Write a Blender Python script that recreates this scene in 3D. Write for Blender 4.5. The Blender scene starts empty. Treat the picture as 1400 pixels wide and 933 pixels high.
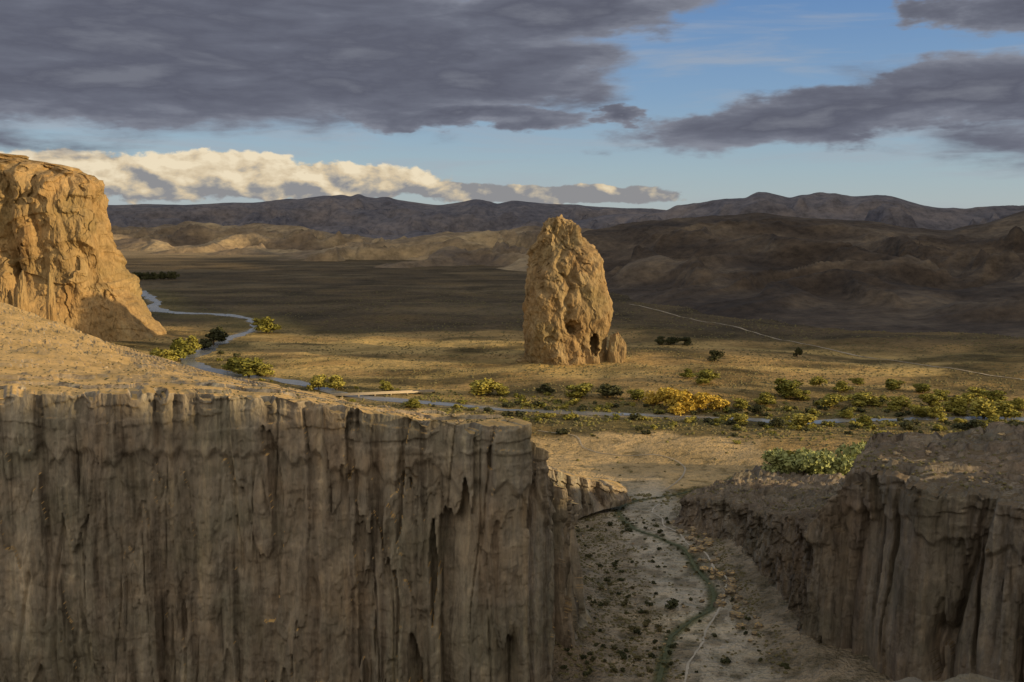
import bpy, math, random
import numpy as np
from mathutils import Vector
rng=np.random.default_rng(7); random.seed(7)
S=bpy.context.scene; COL=S.collection
FP=1361.1; TH=math.radians(6.97); CZ=200.; cT,sT=math.cos(TH),math.sin(TH)
def ray(px,py):
    a=(px-700)/FP; b=(466.5-py)/FP
    return a, cT+b*sT, -sT+b*cT
def W(px,py,d):
    a,b,c=ray(px,py); t=d/b
    return (a*t,d,CZ+c*t)
def G(px,py,z=0.):
    a,b,c=ray(px,py); t=(z-CZ)/c
    return (a*t,b*t,z)
SX,SY=0.95,-0.312; EL=math.radians(9.2); TE=math.tan(EL)
# ---------------------------------------------------------------- noise
P=rng.permutation(256).astype(np.int32); P=np.concatenate([P,P,P])
GR=np.array([[1,1,0],[-1,1,0],[1,-1,0],[-1,-1,0],[1,0,1],[-1,0,1],[1,0,-1],[-1,0,-1],[0,1,1],[0,-1,1],[0,1,-1],[0,-1,-1],[1,1,0],[-1,1,0],[0,-1,1],[0,-1,-1]],dtype=np.float64)
def pn(x,y,z=0.):
    x,y,z=np.broadcast_arrays(np.asarray(x,float),np.asarray(y,float),np.asarray(z,float))
    xi=np.floor(x).astype(np.int32); yi=np.floor(y).astype(np.int32); zi=np.floor(z).astype(np.int32)
    xf=x-xi; yf=y-yi; zf=z-zi; xi&=255; yi&=255; zi&=255
    u=xf*xf*xf*(xf*(xf*6-15)+10); v=yf*yf*yf*(yf*(yf*6-15)+10); w=zf*zf*zf*(zf*(zf*6-15)+10)
    def g(dx,dy,dz):
        h=P[P[P[xi+dx]+yi+dy]+zi+dz]&15
        q=GR[h]
        return q[...,0]*(xf-dx)+q[...,1]*(yf-dy)+q[...,2]*(zf-dz)
    def L(a,b,t): return a+t*(b-a)
    return L(L(L(g(0,0,0),g(1,0,0),u),L(g(0,1,0),g(1,1,0),u),v),L(L(g(0,0,1),g(1,0,1),u),L(g(0,1,1),g(1,1,1),u),v),w)
def hs(i,j=0):   # random value in -.5.. .5 for integer cells
    i=np.floor(i).astype(np.int32); j=np.floor(np.asarray(j,float)).astype(np.int32)
    return P[P[i&255]+(j&255)]/255.-.5
def fbm(x,y,z=0.,o=4,g=.5):
    s=0;a=1.
    for i in range(o):
        s=s+a*pn(x*2**i+i*7.3,y*2**i+i*3.1,z*2**i+i*5.7); a*=g
    return s
def ridg(x,y,z=0.,o=5,g=.5):
    s=0;a=1.;w=1.
    for i in range(o):
        n=1-np.abs(pn(x*2**i+i*7.3,y*2**i+i*3.1,z*2**i+i*5.7))*1.6
        n=np.clip(n,0,1)**2*w; s=s+a*n; w=np.clip(n*1.6,0,1); a*=g
    return s
def ss(x,a,b):
    t=np.clip((x-a)/(b-a),0,1); return t*t*(3-2*t)
# ---------------------------------------------------------------- mesh helpers
def raw_mesh(name,V,Fc,smooth=True):
    V=np.ascontiguousarray(V.reshape(-1,3),dtype=np.float32); Fc=np.ascontiguousarray(Fc,dtype=np.int32); k=Fc.shape[1]
    me=bpy.data.meshes.new(name)
    me.vertices.add(len(V)); me.vertices.foreach_set('co',V.ravel())
    me.loops.add(Fc.size); me.loops.foreach_set('vertex_index',Fc.ravel())
    me.polygons.add(len(Fc)); me.polygons.foreach_set('loop_start',np.arange(0,Fc.size,k,dtype=np.int32))
    me.update(calc_edges=True); me.validate()
    if smooth: me.polygons.foreach_set('use_smooth',np.ones(len(me.polygons),dtype=bool))
    return me
def gfaces(nr,nc,wrap=False):
    i=np.arange(nr-1)[:,None]; j=np.arange(nc if wrap else nc-1)[None,:]; j2=(j+1)%nc
    return np.stack([i*nc+j+0*i,i*nc+j2,(i+1)*nc+j2,(i+1)*nc+j],-1).reshape(-1,4)
def add(name,me,mat=None,parent=None,loc=None):
    o=bpy.data.objects.new(name,me); COL.objects.link(o)
    if mat is not None and me is not None and len(me.materials)==0: me.materials.append(mat)
    if parent: o.parent=parent
    if loc is not None: o.location=loc
    return o
def tag(o,label=None,cat=None,group=None,kind=None):
    if label:o['label']=label
    if cat:o['category']=cat
    if group:o['group']=group
    if kind:o['kind']=kind
    return o
def gridobj(name,V,mat,wrap=False,base=None,smooth=True):
    nr,nc=V.shape[:2]
    if base is not None: V=V-np.array(base)
    return add(name,raw_mesh(name,V,gfaces(nr,nc,wrap),smooth),mat,loc=base)
# ---------------------------------------------------------------- materials
def NT(name):
    m=bpy.data.materials.new(name); m.use_nodes=True; nt=m.node_tree
    return m,nt,nt.nodes['Principled BSDF']
def nd(nt,t,**k):
    n=nt.nodes.new(t)
    for a,b in k.items(): setattr(n,a,b)
    return n
def noise(nt,vec,scale=(1,1,1),s=1.,det=6,rough=.55,dist=0.,out='Fac'):
    mp=nd(nt,'ShaderNodeMapping'); mp.inputs['Scale'].default_value=scale; nt.links.new(vec,mp.inputs[0])
    n=nd(nt,'ShaderNodeTexNoise'); n.inputs['Scale'].default_value=s; n.inputs['Detail'].default_value=det
    n.inputs['Roughness'].default_value=rough; n.inputs['Distortion'].default_value=dist
    nt.links.new(mp.outputs[0],n.inputs['Vector']); return n.outputs[out]
def ramp(nt,fac,stops):
    r=nd(nt,'ShaderNodeValToRGB'); e=r.color_ramp.elements
    while len(e)<len(stops): e.new(.5)
    for x,(p,c) in zip(e,stops): x.position=p; x.color=(*c,1) if len(c)==3 else c
    nt.links.new(fac,r.inputs[0]); return r.outputs[0]
def mix(nt,fac,a,b,mode='MIX'):
    n=nd(nt,'ShaderNodeMix',data_type='RGBA',blend_type=mode)
    for k,v in ((0,fac),(6,a),(7,b)):
        if isinstance(v,(int,float)): n.inputs[k].default_value=v
        elif isinstance(v,tuple): n.inputs[k].default_value=(*v,1)
        else: nt.links.new(v,n.inputs[k])
    return n.outputs[2]
def M2(nt,op,a,b=None,c=None,clamp=False):
    n=nd(nt,'ShaderNodeMath',operation=op,use_clamp=clamp)
    for i,v in enumerate((a,b,c)):
        if v is None: continue
        if isinstance(v,(int,float)): n.inputs[i].default_value=v
        else: nt.links.new(v,n.inputs[i])
    return n.outputs[0]
def bump(nt,bs,h,dist,strength=1.):
    b=nd(nt,'ShaderNodeBump'); b.inputs['Strength'].default_value=strength; b.inputs['Distance'].default_value=dist
    nt.links.new(h,b.inputs['Height']); nt.links.new(b.outputs[0],bs.inputs['Normal']); return b
def pos(nt):
    return nd(nt,'ShaderNodeNewGeometry').outputs['Position']
def rock_mat(name,cols,k=1.,streak=.12,bd=.8,top=None,dark=.5,stain=0.):
    m,nt,bs=NT(name); p=pos(nt)
    st=noise(nt,p,(.07*k,.07*k,.07*k*streak),1.,5,.6,.6)
    col=ramp(nt,st,[(.28,cols[0]),(.42,cols[1]),(.55,cols[2]),(.72,cols[3])])
    n2=noise(nt,p,(.35*k,.35*k,.12*k),1.,5,.7)
    col=mix(nt,.8,col,ramp(nt,n2,[(.3,(dark,dark,dark)),(.48,(.9,.9,.9)),(.72,(1.25,1.2,1.12))]),'MULTIPLY')
    n4=noise(nt,p,(.02*k,.02*k,.03*k),1.,3,.6)
    col=mix(nt,.8,col,ramp(nt,n4,[(.35,(.74,.78,.74)),(.5,(1.,1.,1.)),(.65,(1.14,1.06,.98))]),'MULTIPLY')
    if stain:
        n5=noise(nt,p,(.16,.16,.007),1.,4,.62,.2)
        col=mix(nt,stain,col,ramp(nt,n5,[(.34,(.40,.38,.37)),(.45,(.86,.85,.84)),(.56,(1,1,1)),(.68,(1.4,1.36,1.27))]),'MULTIPLY')
    f1=noise(nt,p,(.5*k,.5*k,.2*k),1.,6,.68,.3)
    b=bump(nt,bs,f1,bd*2.4/k)
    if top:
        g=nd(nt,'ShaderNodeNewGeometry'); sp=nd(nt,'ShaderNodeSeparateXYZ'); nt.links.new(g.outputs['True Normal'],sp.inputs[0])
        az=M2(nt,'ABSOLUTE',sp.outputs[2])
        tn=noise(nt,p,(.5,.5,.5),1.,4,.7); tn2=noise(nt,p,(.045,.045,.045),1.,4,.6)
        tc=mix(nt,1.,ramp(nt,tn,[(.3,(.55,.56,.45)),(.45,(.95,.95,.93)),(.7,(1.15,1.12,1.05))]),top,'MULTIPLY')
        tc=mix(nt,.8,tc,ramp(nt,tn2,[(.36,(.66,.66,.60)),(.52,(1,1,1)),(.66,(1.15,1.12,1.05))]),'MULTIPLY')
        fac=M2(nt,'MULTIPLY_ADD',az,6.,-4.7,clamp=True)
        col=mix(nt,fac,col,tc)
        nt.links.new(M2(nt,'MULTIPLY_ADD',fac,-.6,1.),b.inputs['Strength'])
    nt.links.new(col,bs.inputs['Base Color']); bs.inputs['Roughness'].default_value=.95; bs.inputs['Specular IOR Level'].default_value=.15
    return m
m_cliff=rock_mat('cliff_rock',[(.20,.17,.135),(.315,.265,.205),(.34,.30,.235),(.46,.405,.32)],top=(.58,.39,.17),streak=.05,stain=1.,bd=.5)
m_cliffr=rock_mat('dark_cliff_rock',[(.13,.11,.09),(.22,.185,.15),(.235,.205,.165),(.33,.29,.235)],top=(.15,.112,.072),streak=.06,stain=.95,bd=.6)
m_mono=rock_mat('monolith_stone',[(.17,.115,.06),(.27,.19,.10),(.34,.25,.135),(.43,.33,.19)],k=.7,streak=.5,bd=.65)
m_butte=rock_mat('butte_stone',[(.22,.14,.065),(.32,.22,.105),(.38,.265,.13),(.45,.33,.17)],k=.5,streak=.2,bd=.7)
m_ledge=rock_mat('ledge_stone',[(.2,.17,.13),(.3,.25,.19),(.32,.27,.2),(.4,.34,.26)],k=6.,streak=.6,bd=.8)
def hill_mat(name,a,b,c,k=1.,bd=20.):
    m,nt,bs=NT(name); p=pos(nt)
    n1=noise(nt,p,(.0012*k,.0012*k,.004*k),1.,6,.6,.3)
    col=ramp(nt,n1,[(.35,a),(.5,b),(.68,c)])
    n2=noise(nt,p,(.012*k,.012*k,.02*k),1.,5,.7)
    col=mix(nt,.85,col,ramp(nt,n2,[(.3,(.5,.5,.5)),(.5,(.95,.95,.95)),(.7,(1.35,1.3,1.22))]),'MULTIPLY')
    nt.links.new(col,bs.inputs['Base Color']); bs.inputs['Roughness'].default_value=1.; bs.inputs['Specular IOR Level'].default_value=.1
    n3=noise(nt,p,(.008*k,.008*k,.008*k),1.,6,.65)
    bump(nt,bs,n3,bd/k); return m
m_far=hill_mat('far_range_haze_soil',(.105,.105,.13),(.145,.14,.16),(.20,.18,.185),bd=50)  # distance haze is put into the base colour as blue
m_mid=hill_mat('mid_hill_soil',(.13,.105,.085),(.22,.17,.115),(.38,.295,.18),1.6,bd=36)
m_dark=hill_mat('dark_hill_soil',(.05,.041,.036),(.08,.064,.052),(.15,.12,.09),3.,bd=34)
m_ground,nt,bs=NT('valley_ground'); p=pos(nt)
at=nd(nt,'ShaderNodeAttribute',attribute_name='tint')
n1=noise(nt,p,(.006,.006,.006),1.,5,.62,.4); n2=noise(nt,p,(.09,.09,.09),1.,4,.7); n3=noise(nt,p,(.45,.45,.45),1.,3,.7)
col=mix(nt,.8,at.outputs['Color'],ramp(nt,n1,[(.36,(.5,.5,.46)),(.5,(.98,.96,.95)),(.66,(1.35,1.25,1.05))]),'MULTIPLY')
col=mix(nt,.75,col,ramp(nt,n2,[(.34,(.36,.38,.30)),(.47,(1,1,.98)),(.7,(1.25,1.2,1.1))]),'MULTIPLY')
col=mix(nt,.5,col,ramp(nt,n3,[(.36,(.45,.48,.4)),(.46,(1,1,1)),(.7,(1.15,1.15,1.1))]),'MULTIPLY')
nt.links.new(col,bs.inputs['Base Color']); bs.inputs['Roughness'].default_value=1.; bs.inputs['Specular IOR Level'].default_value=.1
bump(nt,bs,M2(nt,'ADD',M2(nt,'MULTIPLY',n2,4.),n3),2.7)
def plain(name,c1,c2,s=1.,rough=.9,bd=.1,spec=.2):
    m,nt,bs=NT(name); p=pos(nt); n=noise(nt,p,(s,s,s),1.,4,.6)
    nt.links.new(ramp(nt,n,[(.35,c1),(.65,c2)]),bs.inputs['Base Color'])
    bs.inputs['Roughness'].default_value=rough; bs.inputs['Specular IOR Level'].default_value=spec
    if bd: bump(nt,bs,n,bd)
    return m
m_water=plain('river_water',(.17,.175,.175),(.24,.24,.23),.05,.25,.0,.7)
m_stream=plain('stream_water',(.07,.08,.035),(.13,.135,.07),.5,.7,.1,.15)
m_dirt=plain('pale_dirt',(.34,.28,.20),(.42,.35,.25),.3)
m_trail=plain('trail_dirt',(.42,.37,.29),(.54,.48,.39),.12)
m_conc=plain('pale_concrete',(.46,.39,.30),(.54,.46,.35),.5)
m_bark=plain('bark',(.08,.06,.04),(.14,.11,.08),3.)
def leaf(name,c1,c2):
    m,nt,bs=NT(name); oi=nd(nt,'ShaderNodeObjectInfo'); p=pos(nt); n=noise(nt,p,(.3,.3,.3),1.,2,.6)
    f=M2(nt,'ADD',M2(nt,'MULTIPLY',oi.outputs['Random'],.5),M2(nt,'MULTIPLY',n,.6))
    nt.links.new(ramp(nt,f,[(.25,c1),(.85,c2)]),bs.inputs['Base Color']); bs.inputs['Roughness'].default_value=.8; bs.inputs['Specular IOR Level'].default_value=.15
    return m
m_lg=leaf('willow_leaves',(.15,.15,.03),(.38,.33,.075)); m_ly=leaf('yellow_leaves',(.42,.29,.045),(.58,.42,.08))
m_lp=leaf('pale_leaves',(.23,.26,.09),(.40,.42,.18)); m_ld=leaf('dark_leaves',(.04,.045,.02),(.10,.10,.045))
m_scrub=leaf('scrub_leaves',(.06,.06,.03),(.20,.17,.08)); m_lo=leaf('thicket_leaves',(.09,.09,.03),(.24,.21,.07))
# ---------------------------------------------------------------- polylines
def smoothline(pts,n=12):
    p=[np.array(q,float) for q in pts]; p=[2*p[0]-p[1]]+p+[2*p[-1]-p[-2]]; out=[]
    for i in range(1,len(p)-2):
        for k in range(n):
            t=k/n; a,b,c,d=p[i-1:i+3]
            out.append(.5*((2*b)+(-a+c)*t+(2*a-5*b+4*c-d)*t*t+(-a+3*b-3*c+d)*t**3))
    out.append(p[-2]); return np.array(out)
def pdist(x,y,line,step=3):
    L=line[::step]; d=np.full(x.shape,1e9)
    for a,b in zip(L[:-1],L[1:]):
        vx,vy=b[0]-a[0],b[1]-a[1]; t=np.clip(((x-a[0])*vx+(y-a[1])*vy)/(vx*vx+vy*vy+1e-9),0,1)
        d=np.minimum(d,np.hypot(x-a[0]-t*vx,y-a[1]-t*vy))
    return d
riverp=[(190,398),(212,412),(216,424),(262,429),(310,431),(345,438),(352,449),(322,459),(300,468),(276,481),(258,492),(280,504),(335,515),(398,522),(445,534),(520,546),(610,553),(700,561),(780,565),(870,568),(1000,573),(1100,578),(1190,575),(1290,572),(1400,574),(1560,578)]
river=smoothline([G(*q)[:2] for q in riverp],12)
streamp=[(1003,640),(965,655),(915,664),(872,669),(850,680),(847,698),(868,724),(905,742),(935,760),(955,790),(974,818),(970,842),(940,860),(918,880),(910,905),(902,935),(890,990)]
stream=smoothline([G(*q,4.)[:2] for q in streamp],10)
trailp=[(905,672),(896,682),(892,694),(905,706),(908,718),(930,735),(940,752),(965,768),(978,790),(993,803),(988,828),(980,848),(966,868),(960,890),(942,915),(938,935),(926,985)]
trail=smoothline([G(*q,4.)[:2] for q in trailp],10)
roadp=[(860,418),(930,433),(1050,459),(1180,481),(1300,501),(1400,517),(1520,540)]
road=smoothline([G(*q)[:2] for q in roadp],14)
track=smoothline([G(*q)[:2] for q in [(735,588),(785,594),(800,606),(840,615),(905,620),(935,632),(930,650),(905,664)]],10)
def gz(x,y):
    x=np.asarray(x,float); y=np.asarray(y,float)
    dr=pdist(x,y,river,4)
    h=(fbm(x/420,y/420,1.,3)*10+fbm(x/70,y/70,2.,3)*2.6)*ss(dr,14,160)*(1-.7*ss(y,1700,2600))
    can=1-ss(y,560,760)
    h=h*(1-.9*can)
    h=h+can*7*(x>-300)+can*fbm(x/25,y/25,4.,3)*1.0
    h=h+can*((np.clip((x-92)/40,0,1)**2)*7)+can*((np.clip((54-x)/40,0,1)**1.6)*11)*(1-ss(y,560,640))*ss(x,4,16)*ss(y,400,420)
    return h
# ---------------------------------------------------------------- ground
nr,nc=760,820
r=np.exp(np.linspace(math.log(60),math.log(32000),nr))[:,None]; az=np.linspace(-62,62,nc)[None,:]*math.pi/180
X=r*np.sin(az); Y=r*np.cos(az); Z=gz(X,Y)
Z=Z*(1-ss(r,9000,14000)+0*az)
go=gridobj('ground',np.stack([X,Y,Z],-1),m_ground); tag(go,kind='structure')
dr=pdist(X,Y,river,4); ds=pdist(X,Y,stream,3)
def C3(c): return np.array(c)[None,None,:]
def blend(a,b,f): return a+(b-a)*f[...,None]
col=np.ones(X.shape+(3,))*C3((.44,.305,.135))
nz=fbm(X/260,Y/160,9.,4)
col=blend(col,C3((.16,.125,.06)),ss(nz,-.15,.25))
Yq=Y+.22*X+fbm(X/300,Y/300,4.,3)*160
col=blend(col,C3((.10,.08,.055)),ss(Yq,1600,1950)*.92)  # cloud shade over the far plain, darkened into the ground colour
col=blend(col,C3((.19,.15,.095)),ss(fbm(X/900,Y/260,14.,3),.05,.3)*ss(Yq,1900,2200)*.7)  # faint sunlit bands of the far plain, painted into the colour
col=blend(col,C3((.36,.28,.18)),ss(Y,4800,5800)*.8)
col=blend(col,C3((.22,.185,.08)),(1-ss(dr,25,120))*.6)
col=blend(col,C3((.40,.34,.25)),(1-ss(dr,10,20))*ss(fbm(X/60,Y/60,5.,2),-.15,.2)*.8)
fx=((X-95)/150)**2+((Y-830)/95)**2+fbm(X/40,Y/40,3.,3)*.5
col=blend(col,C3((.60,.44,.235)),(1-ss(fx,.75,1.15)))
can=(1-ss(Y,640,720))
col=blend(col,C3((.40,.335,.25)),can)
wash=(1-ss(np.abs(X-92+(Y-500)*.02)-12*ss(Y,600,720),10,28))*(1-ss(Y,720,800))
col=blend(col,C3((.64,.57,.46)),wash*.85)
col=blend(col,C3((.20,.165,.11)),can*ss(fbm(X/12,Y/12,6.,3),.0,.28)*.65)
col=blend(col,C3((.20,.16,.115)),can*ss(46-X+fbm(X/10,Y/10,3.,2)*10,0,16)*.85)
col=blend(col,C3((.10,.12,.05)),(1-ss(ds,1.6,4.2))*.8)
st=np.sin(Y/34+fbm(X/300,Y/120,2.,2)*5)
col=blend(col,C3((.60,.44,.19)),ss(st,.2,.9)*ss(Y,1050,1200)*(1-ss(Yq,1550,1750))*.75)  # alternating sun strips on the valley floor, painted as paler bands
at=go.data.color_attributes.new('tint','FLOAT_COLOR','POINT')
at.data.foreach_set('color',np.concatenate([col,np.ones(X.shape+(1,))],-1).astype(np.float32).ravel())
def ribbon(name,line,w,mat,lift,wv=0.,kind='structure',sub=5,const=None):
    t=np.gradient(line,axis=0); n=np.stack([-t[:,1],t[:,0]],1); n/=np.linalg.norm(n,axis=1)[:,None]+1e-9
    s=np.cumsum(np.r_[0,np.linalg.norm(np.diff(line,axis=0),axis=1)])
    w=w if np.ndim(w) else np.full(len(s),float(w)); w0=float(np.mean(w))
    wl=w*(1+wv*fbm(s/(w0*3),0.3,1.,3)); wr=w*(1+wv*fbm(s/(w0*3),7.3,1.,3))
    f=np.linspace(-1,1,sub)[None,:]
    ww=np.where(f<0,wl[:,None],wr[:,None])*f*.5
    x=line[:,0:1]+n[:,0:1]*ww; y=line[:,1:2]+n[:,1:2]*ww
    z=gz(x,y)+lift if const is None else np.full(x.shape,const)
    return tag(gridobj(name,np.stack([x,y,z],-1),mat),kind=kind)
ribbon('river',river,np.interp(np.arange(len(river)),[0,150,190,230,300],[27,24,15,14,20]),m_water,.3,1.2,const=.3)
ribbon('stream',stream,1.8,m_stream,.3,.7,sub=3)
ribbon('path',trail,1.0,m_trail,.2,.9,sub=3)
ribbon('path',track,1.4,m_dirt,.3,.4,sub=3)
ribbon('dirt_road',road,5,m_dirt,.7,.2,sub=3)
# ---------------------------------------------------------------- lofted canyon walls
def resample(rows,step,smoothm):
    rim=np.array(rows[2],float); seg=np.linalg.norm(np.diff(rim,axis=0),axis=1); s0=np.r_[0,np.cumsum(np.maximum(seg,4))]
    s=np.arange(0,s0[-1],step); k=max(3,int(smoothm/step)|1); ker=np.hanning(k+2)[1:-1]; ker/=ker.sum(); out=[]
    for rw in rows:
        rw=np.array(rw,float); q=np.stack([np.interp(s,s0,rw[:,i]) for i in range(3)],1)
        pad=np.pad(q,((k//2,k//2),(0,0)),mode='edge'); q=np.stack([np.convolve(pad[:,i],ker,'valid') for i in range(3)],1)
        out.append(q)
    return s,out
def loft(name,rows,step,counts,ampf,mat,seed,smoothm=6,topamp=2.,camquiet=False,ledge=.4):
    s,R=resample(rows,step,smoothm)
    out=R[0][:,:2]-R[2][:,:2]; out/=np.linalg.norm(out,axis=1)[:,None]+1e-6
    V=[];Wt=[];TP=[]
    for i in range(len(R)-1):
        n=counts[i]; last=(i==len(R)-2)
        for k in range(n+(1 if last else 0)):
            t=k/n
            if i>=2: t=t**1.7
            q=R[i]*(1-t)+R[i+1]*t
            V.append(q)
            if i==0: Wt.append(np.full(len(s),.15+.85*t)); TP.append(np.zeros(len(s)))
            elif i==1: Wt.append(np.ones(len(s))); TP.append(np.zeros(len(s)))
            else:
                d=np.linalg.norm(q[:,:2]-R[2][:,:2],axis=1); Wt.append(np.exp(-d/7.)); TP.append(np.clip(d/12,0,1))
    V=np.array(V);Wt=np.array(Wt);TP=np.array(TP)
    z=V[...,2]; sg=s[None,:]+0*z
    A=ampf(V)
    wz=fbm(z/80,sg/200,seed,3)*.18
    ztop=R[2][:,2][None,:]; fr=np.clip(z/ztop,0,1)
    mod=ss(fbm(sg/50,z/260,seed+20,2),-.15,.25)*(.3+.7*ss(A,.55,1.))
    jit=fbm(sg/17,z/190,seed+40,4)
    jf=fbm(sg/9,z/50,seed+44,3)
    d =np.abs(pn(sg/30+wz,z/480,seed+.5))*15*A
    d+=np.abs(pn(sg/12+wz*2,z/320,seed+1.5))*4.5*A*(.2+.8*mod)
    d+=hs(sg/12.+wz*2.2+jit*.9,z/85.+jf*.6)*5.2*A
    d+=hs(sg/5.+wz*3+jit*1.3+7,z/48.+jf)*2.3*(.3+.7*mod)
    d+=hs(sg/2.2+wz*4+jit*1.6+3,z/20.+jf*1.5)*.8*(.25+.75*mod)
    d+=fbm(V[...,0]/14,V[...,1]/14,z/50,6,.56)*1.9
    mk=ss(pn(sg/30,z/90,seed+30),-.1,.15)
    crack=np.clip(1-np.abs(pn(sg/21+wz*2+jit*.4,z/260,seed+8))*13,0,1); d-=crack*(2.2+4.2*ss(A,.7,1.1))*mk
    crack=np.clip(1-np.abs(pn(sg/12+jit*.6,z/160,seed+18))*22,0,1); d-=crack*1.7*(1-mk)
    stp=fbm(sg/30,z/5.5,seed+4,2); d+=ss(stp,-.02,.08)*.8*ss(fr,.84,.94)*(1 if ledge<1 else 1.5)
    d+=ss(fr+.12*pn(sg/16,seed)+.05*pn(sg/5,seed),.80,.83)*1.9
    lf_=ledge*(ss(V[...,1],415,450) if camquiet else .6)+(.2 if camquiet else 0.)
    d+=lf_*(ss(pn(sg/26,z/15,seed+6),-.05,.05)*.9+ss(pn(sg/14,z/8,seed+16),.0,.06)*.9+1.8*hs(sg/5+jit*1.5,z/6+jf*2)+1.2*hs(sg/2.4+jit*2,z/2.8+jf*2))
    d=d-5*A-1
    if camquiet: d=d*ss(np.hypot(V[...,0],V[...,1]),45,140)
    V[...,0]+=out[:,0][None,:]*d*Wt; V[...,1]+=out[:,1][None,:]*d*Wt
    x,y=V[...,0],V[...,1]
    nzz=fbm(x/45,y/45,seed,5)*topamp+np.abs(pn(x/9,y/9,seed))*topamp*.15+ss(fbm(x/40,y/15,seed+3,3),.05,.12)*topamp*.7
    if camquiet:
        j2=fbm(x/12,y/12,seed+2,3); nzz=nzz+(hs(x/9+j2*1.5,y/5+j2*1.5)*2.6+hs(x/3.5+j2*2,y/2.4+j2*2)*1.3+ss(pn(x/30+j2,y/12+j2,5.),-.03,.03)*2.5-1)*(.4+.6*ss(y,430,470))
        nzz=nzz*ss(np.hypot(x,y),45,140)
    V[...,2]+=nzz*TP
    rimn=(fbm(sg/7,0.,seed,4)*1.5-2.*ss(pn(sg/9,2.,seed),.1,.25))*np.exp(-np.abs(z-ztop)/6)*(Wt>.3)
    if camquiet: rimn=rimn*ss(np.hypot(x,y),45,140)
    V[...,2]+=rimn
    o=gridobj(name,V,mat); tag(o,kind='structure'); return V,o,TP
rimL=[W(-520,545,397),W(-200,541,394),W(0,540,393),W(230,538,393),W(400,546,390),W(520,569,386),W(640,580,383),W(716,575,382),(10,400,100),(11,418,88),W(776,667,424),(29,452,68),(16,520,56),(10,600,50),(12,622,47),(28,640,36),(49,662,25),(80,688,11)]
outd=[(.1,-1),(.1,-1),(.05,-1),(0,-1),(-.05,-1),(0,-1),(0,-1),(.5,-.8),(1,-.15),(.5,-.9),(.8,-.6),(1,.0),(1,-.1),(1,-.3),(.8,-.6),(.5,-.85),(.5,-.85),(.6,-.8)]
bo=[7,7,7,7,7,7,6,5,4,4,5,6,8,8,8,8,7,5]; to=[12,12,12,12,12,11,10,8,8,9,11,14,16,14,13,12,10,8]
def off(p,d,k,z): l=math.hypot(*d); return (p[0]+d[0]/l*k,p[1]+d[1]/l*k,z)
zb=[-2]*6+[-1,4,10,12,14,15,16,15,14,12,9,6]
zt=[-8]*6+[-6,0]+[3]*10
baseL=[off(p,d,b,z) for p,d,b,z in zip(rimL,outd,bo,zb)]; talL=[off(p,d,b,z) for p,d,b,z in zip(rimL,outd,to,zt)]
crL=[W(-520,392,930),W(-200,396,910),W(0,413,880),W(140,466,800),W(265,507,680),W(400,536,540),W(500,556,470),W(600,563,430),(-12,440,97),(-14,470,80),(-12,490,72),(-15,530,60),(-15,590,48),(-12,640,42),(0,665,38),(16,690,28),(40,705,16),(74,715,8)]
bkL=[(-1000,1300,-4),(-700,1280,-4),(-520,1220,-4),(-420,1060,-4),(-290,920,-4),(-190,790,-4),(-130,745,-4),(-110,735,-4),(-100,735,-4),(-92,735,-4),(-85,735,-4),(-78,738,-4),(-65,742,-4),(-45,748,-4),(-25,752,-4),(5,760,-4),(40,762,-4),(78,750,-4)]
def aL(V):
    x=V[...,0]; return .42+.8*ss(x,-110,-30)
VL,oL,TL=loft('canyon_wall',[talL,baseL,rimL,crL,bkL],.42,[14,260,120,30],aL,m_cliff,3.,3,2.2)
R=[[(103,634,3),(108,633,7),(112,640,17),(160,715,9),(180,750,4),(200,800,-4)],
 [(104,600,4),(112,604,9),(118,612,27),(190,690,13),(215,735,5),(240,790,-4)],
 [(116,556,5),(127,564,11),(135,572,34),(230,655,20),(280,720,8),(330,785,-4)],
 [(118,500,6),(132,508,12),(140,520,44),(240,595,30),(330,680,12),(420,760,-4)],
 [(120,452,7),(134,460,14),(141,472,56),(205,505,48),(320,620,20),(450,745,-4)],
 [(124,427,7),(134,429,12),(138,433,64),(160,442,68),(300,590,25),(450,740,-4)],
 [(137,413,8),(143,414,12),(145,416,92),(168,462,95),(300,600,30),(450,735,-4)],
 [(145,396,8),(150,400,12),(152,404,97),(176,468,96),(320,600,30),(480,735,-4)],
 [(157,368,8),(164,374,12),(168,379,95),(232,474,97),(400,600,35),(600,740,-4)],
 [(174,336,8),(182,346,12),(187,353,95),(300,488,98),(530,620,40),(800,740,-4)],
 [(208,288,9),(218,301,20),(232,318,98),(380,480,102),(680,590,50),(1000,700,-4)],
 [(265,190,9),(280,200,22),(305,215,120),(450,350,130),(900,450,90),(1500,600,-4)],
 [(180,130,10),(190,115,24),(200,90,160),(400,100,180),(700,-20,220),(1800,-200,150)],
 [(30,90,10),(44,75,24),(60,34,178),(120,-6,197),(300,-62,235),(500,-300,180)],
 [(14,80,10),(16,60,24),(12,14.5,191.6),(16,-2,198.),(60,-62,235),(100,-300,190)],
 [(6,80,10),(6,60,24),(3.2,12.5,191.3),(4,-3,198.2),(20,-62,235),(30,-300,190)],
 [(0,80,10),(0,60,24),(-1,2.2,198.),(-1,-8,198.3),(0,-62,234),(0,-300,190)],
 [(-100,70,10),(-100,40,24),(-100,3,196),(-100,-12,198),(-100,-62,234),(-100,-300,190)],
 [(-600,70,10),(-600,40,24),(-600,6,194),(-600,-12,198),(-600,-62,234),(-600,-300,190)]]
rowsR=[[c[i] for c in R] for i in range(6)]
def aR(V): return .5+.5*(1-ss(V[...,1],400,440))
VR,oR,TR=loft('canyon_wall',rowsR,.58,[12,180,150,14,10],aR,m_cliffr,11.,2,3.0,camquiet=True,ledge=1.3)
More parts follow.
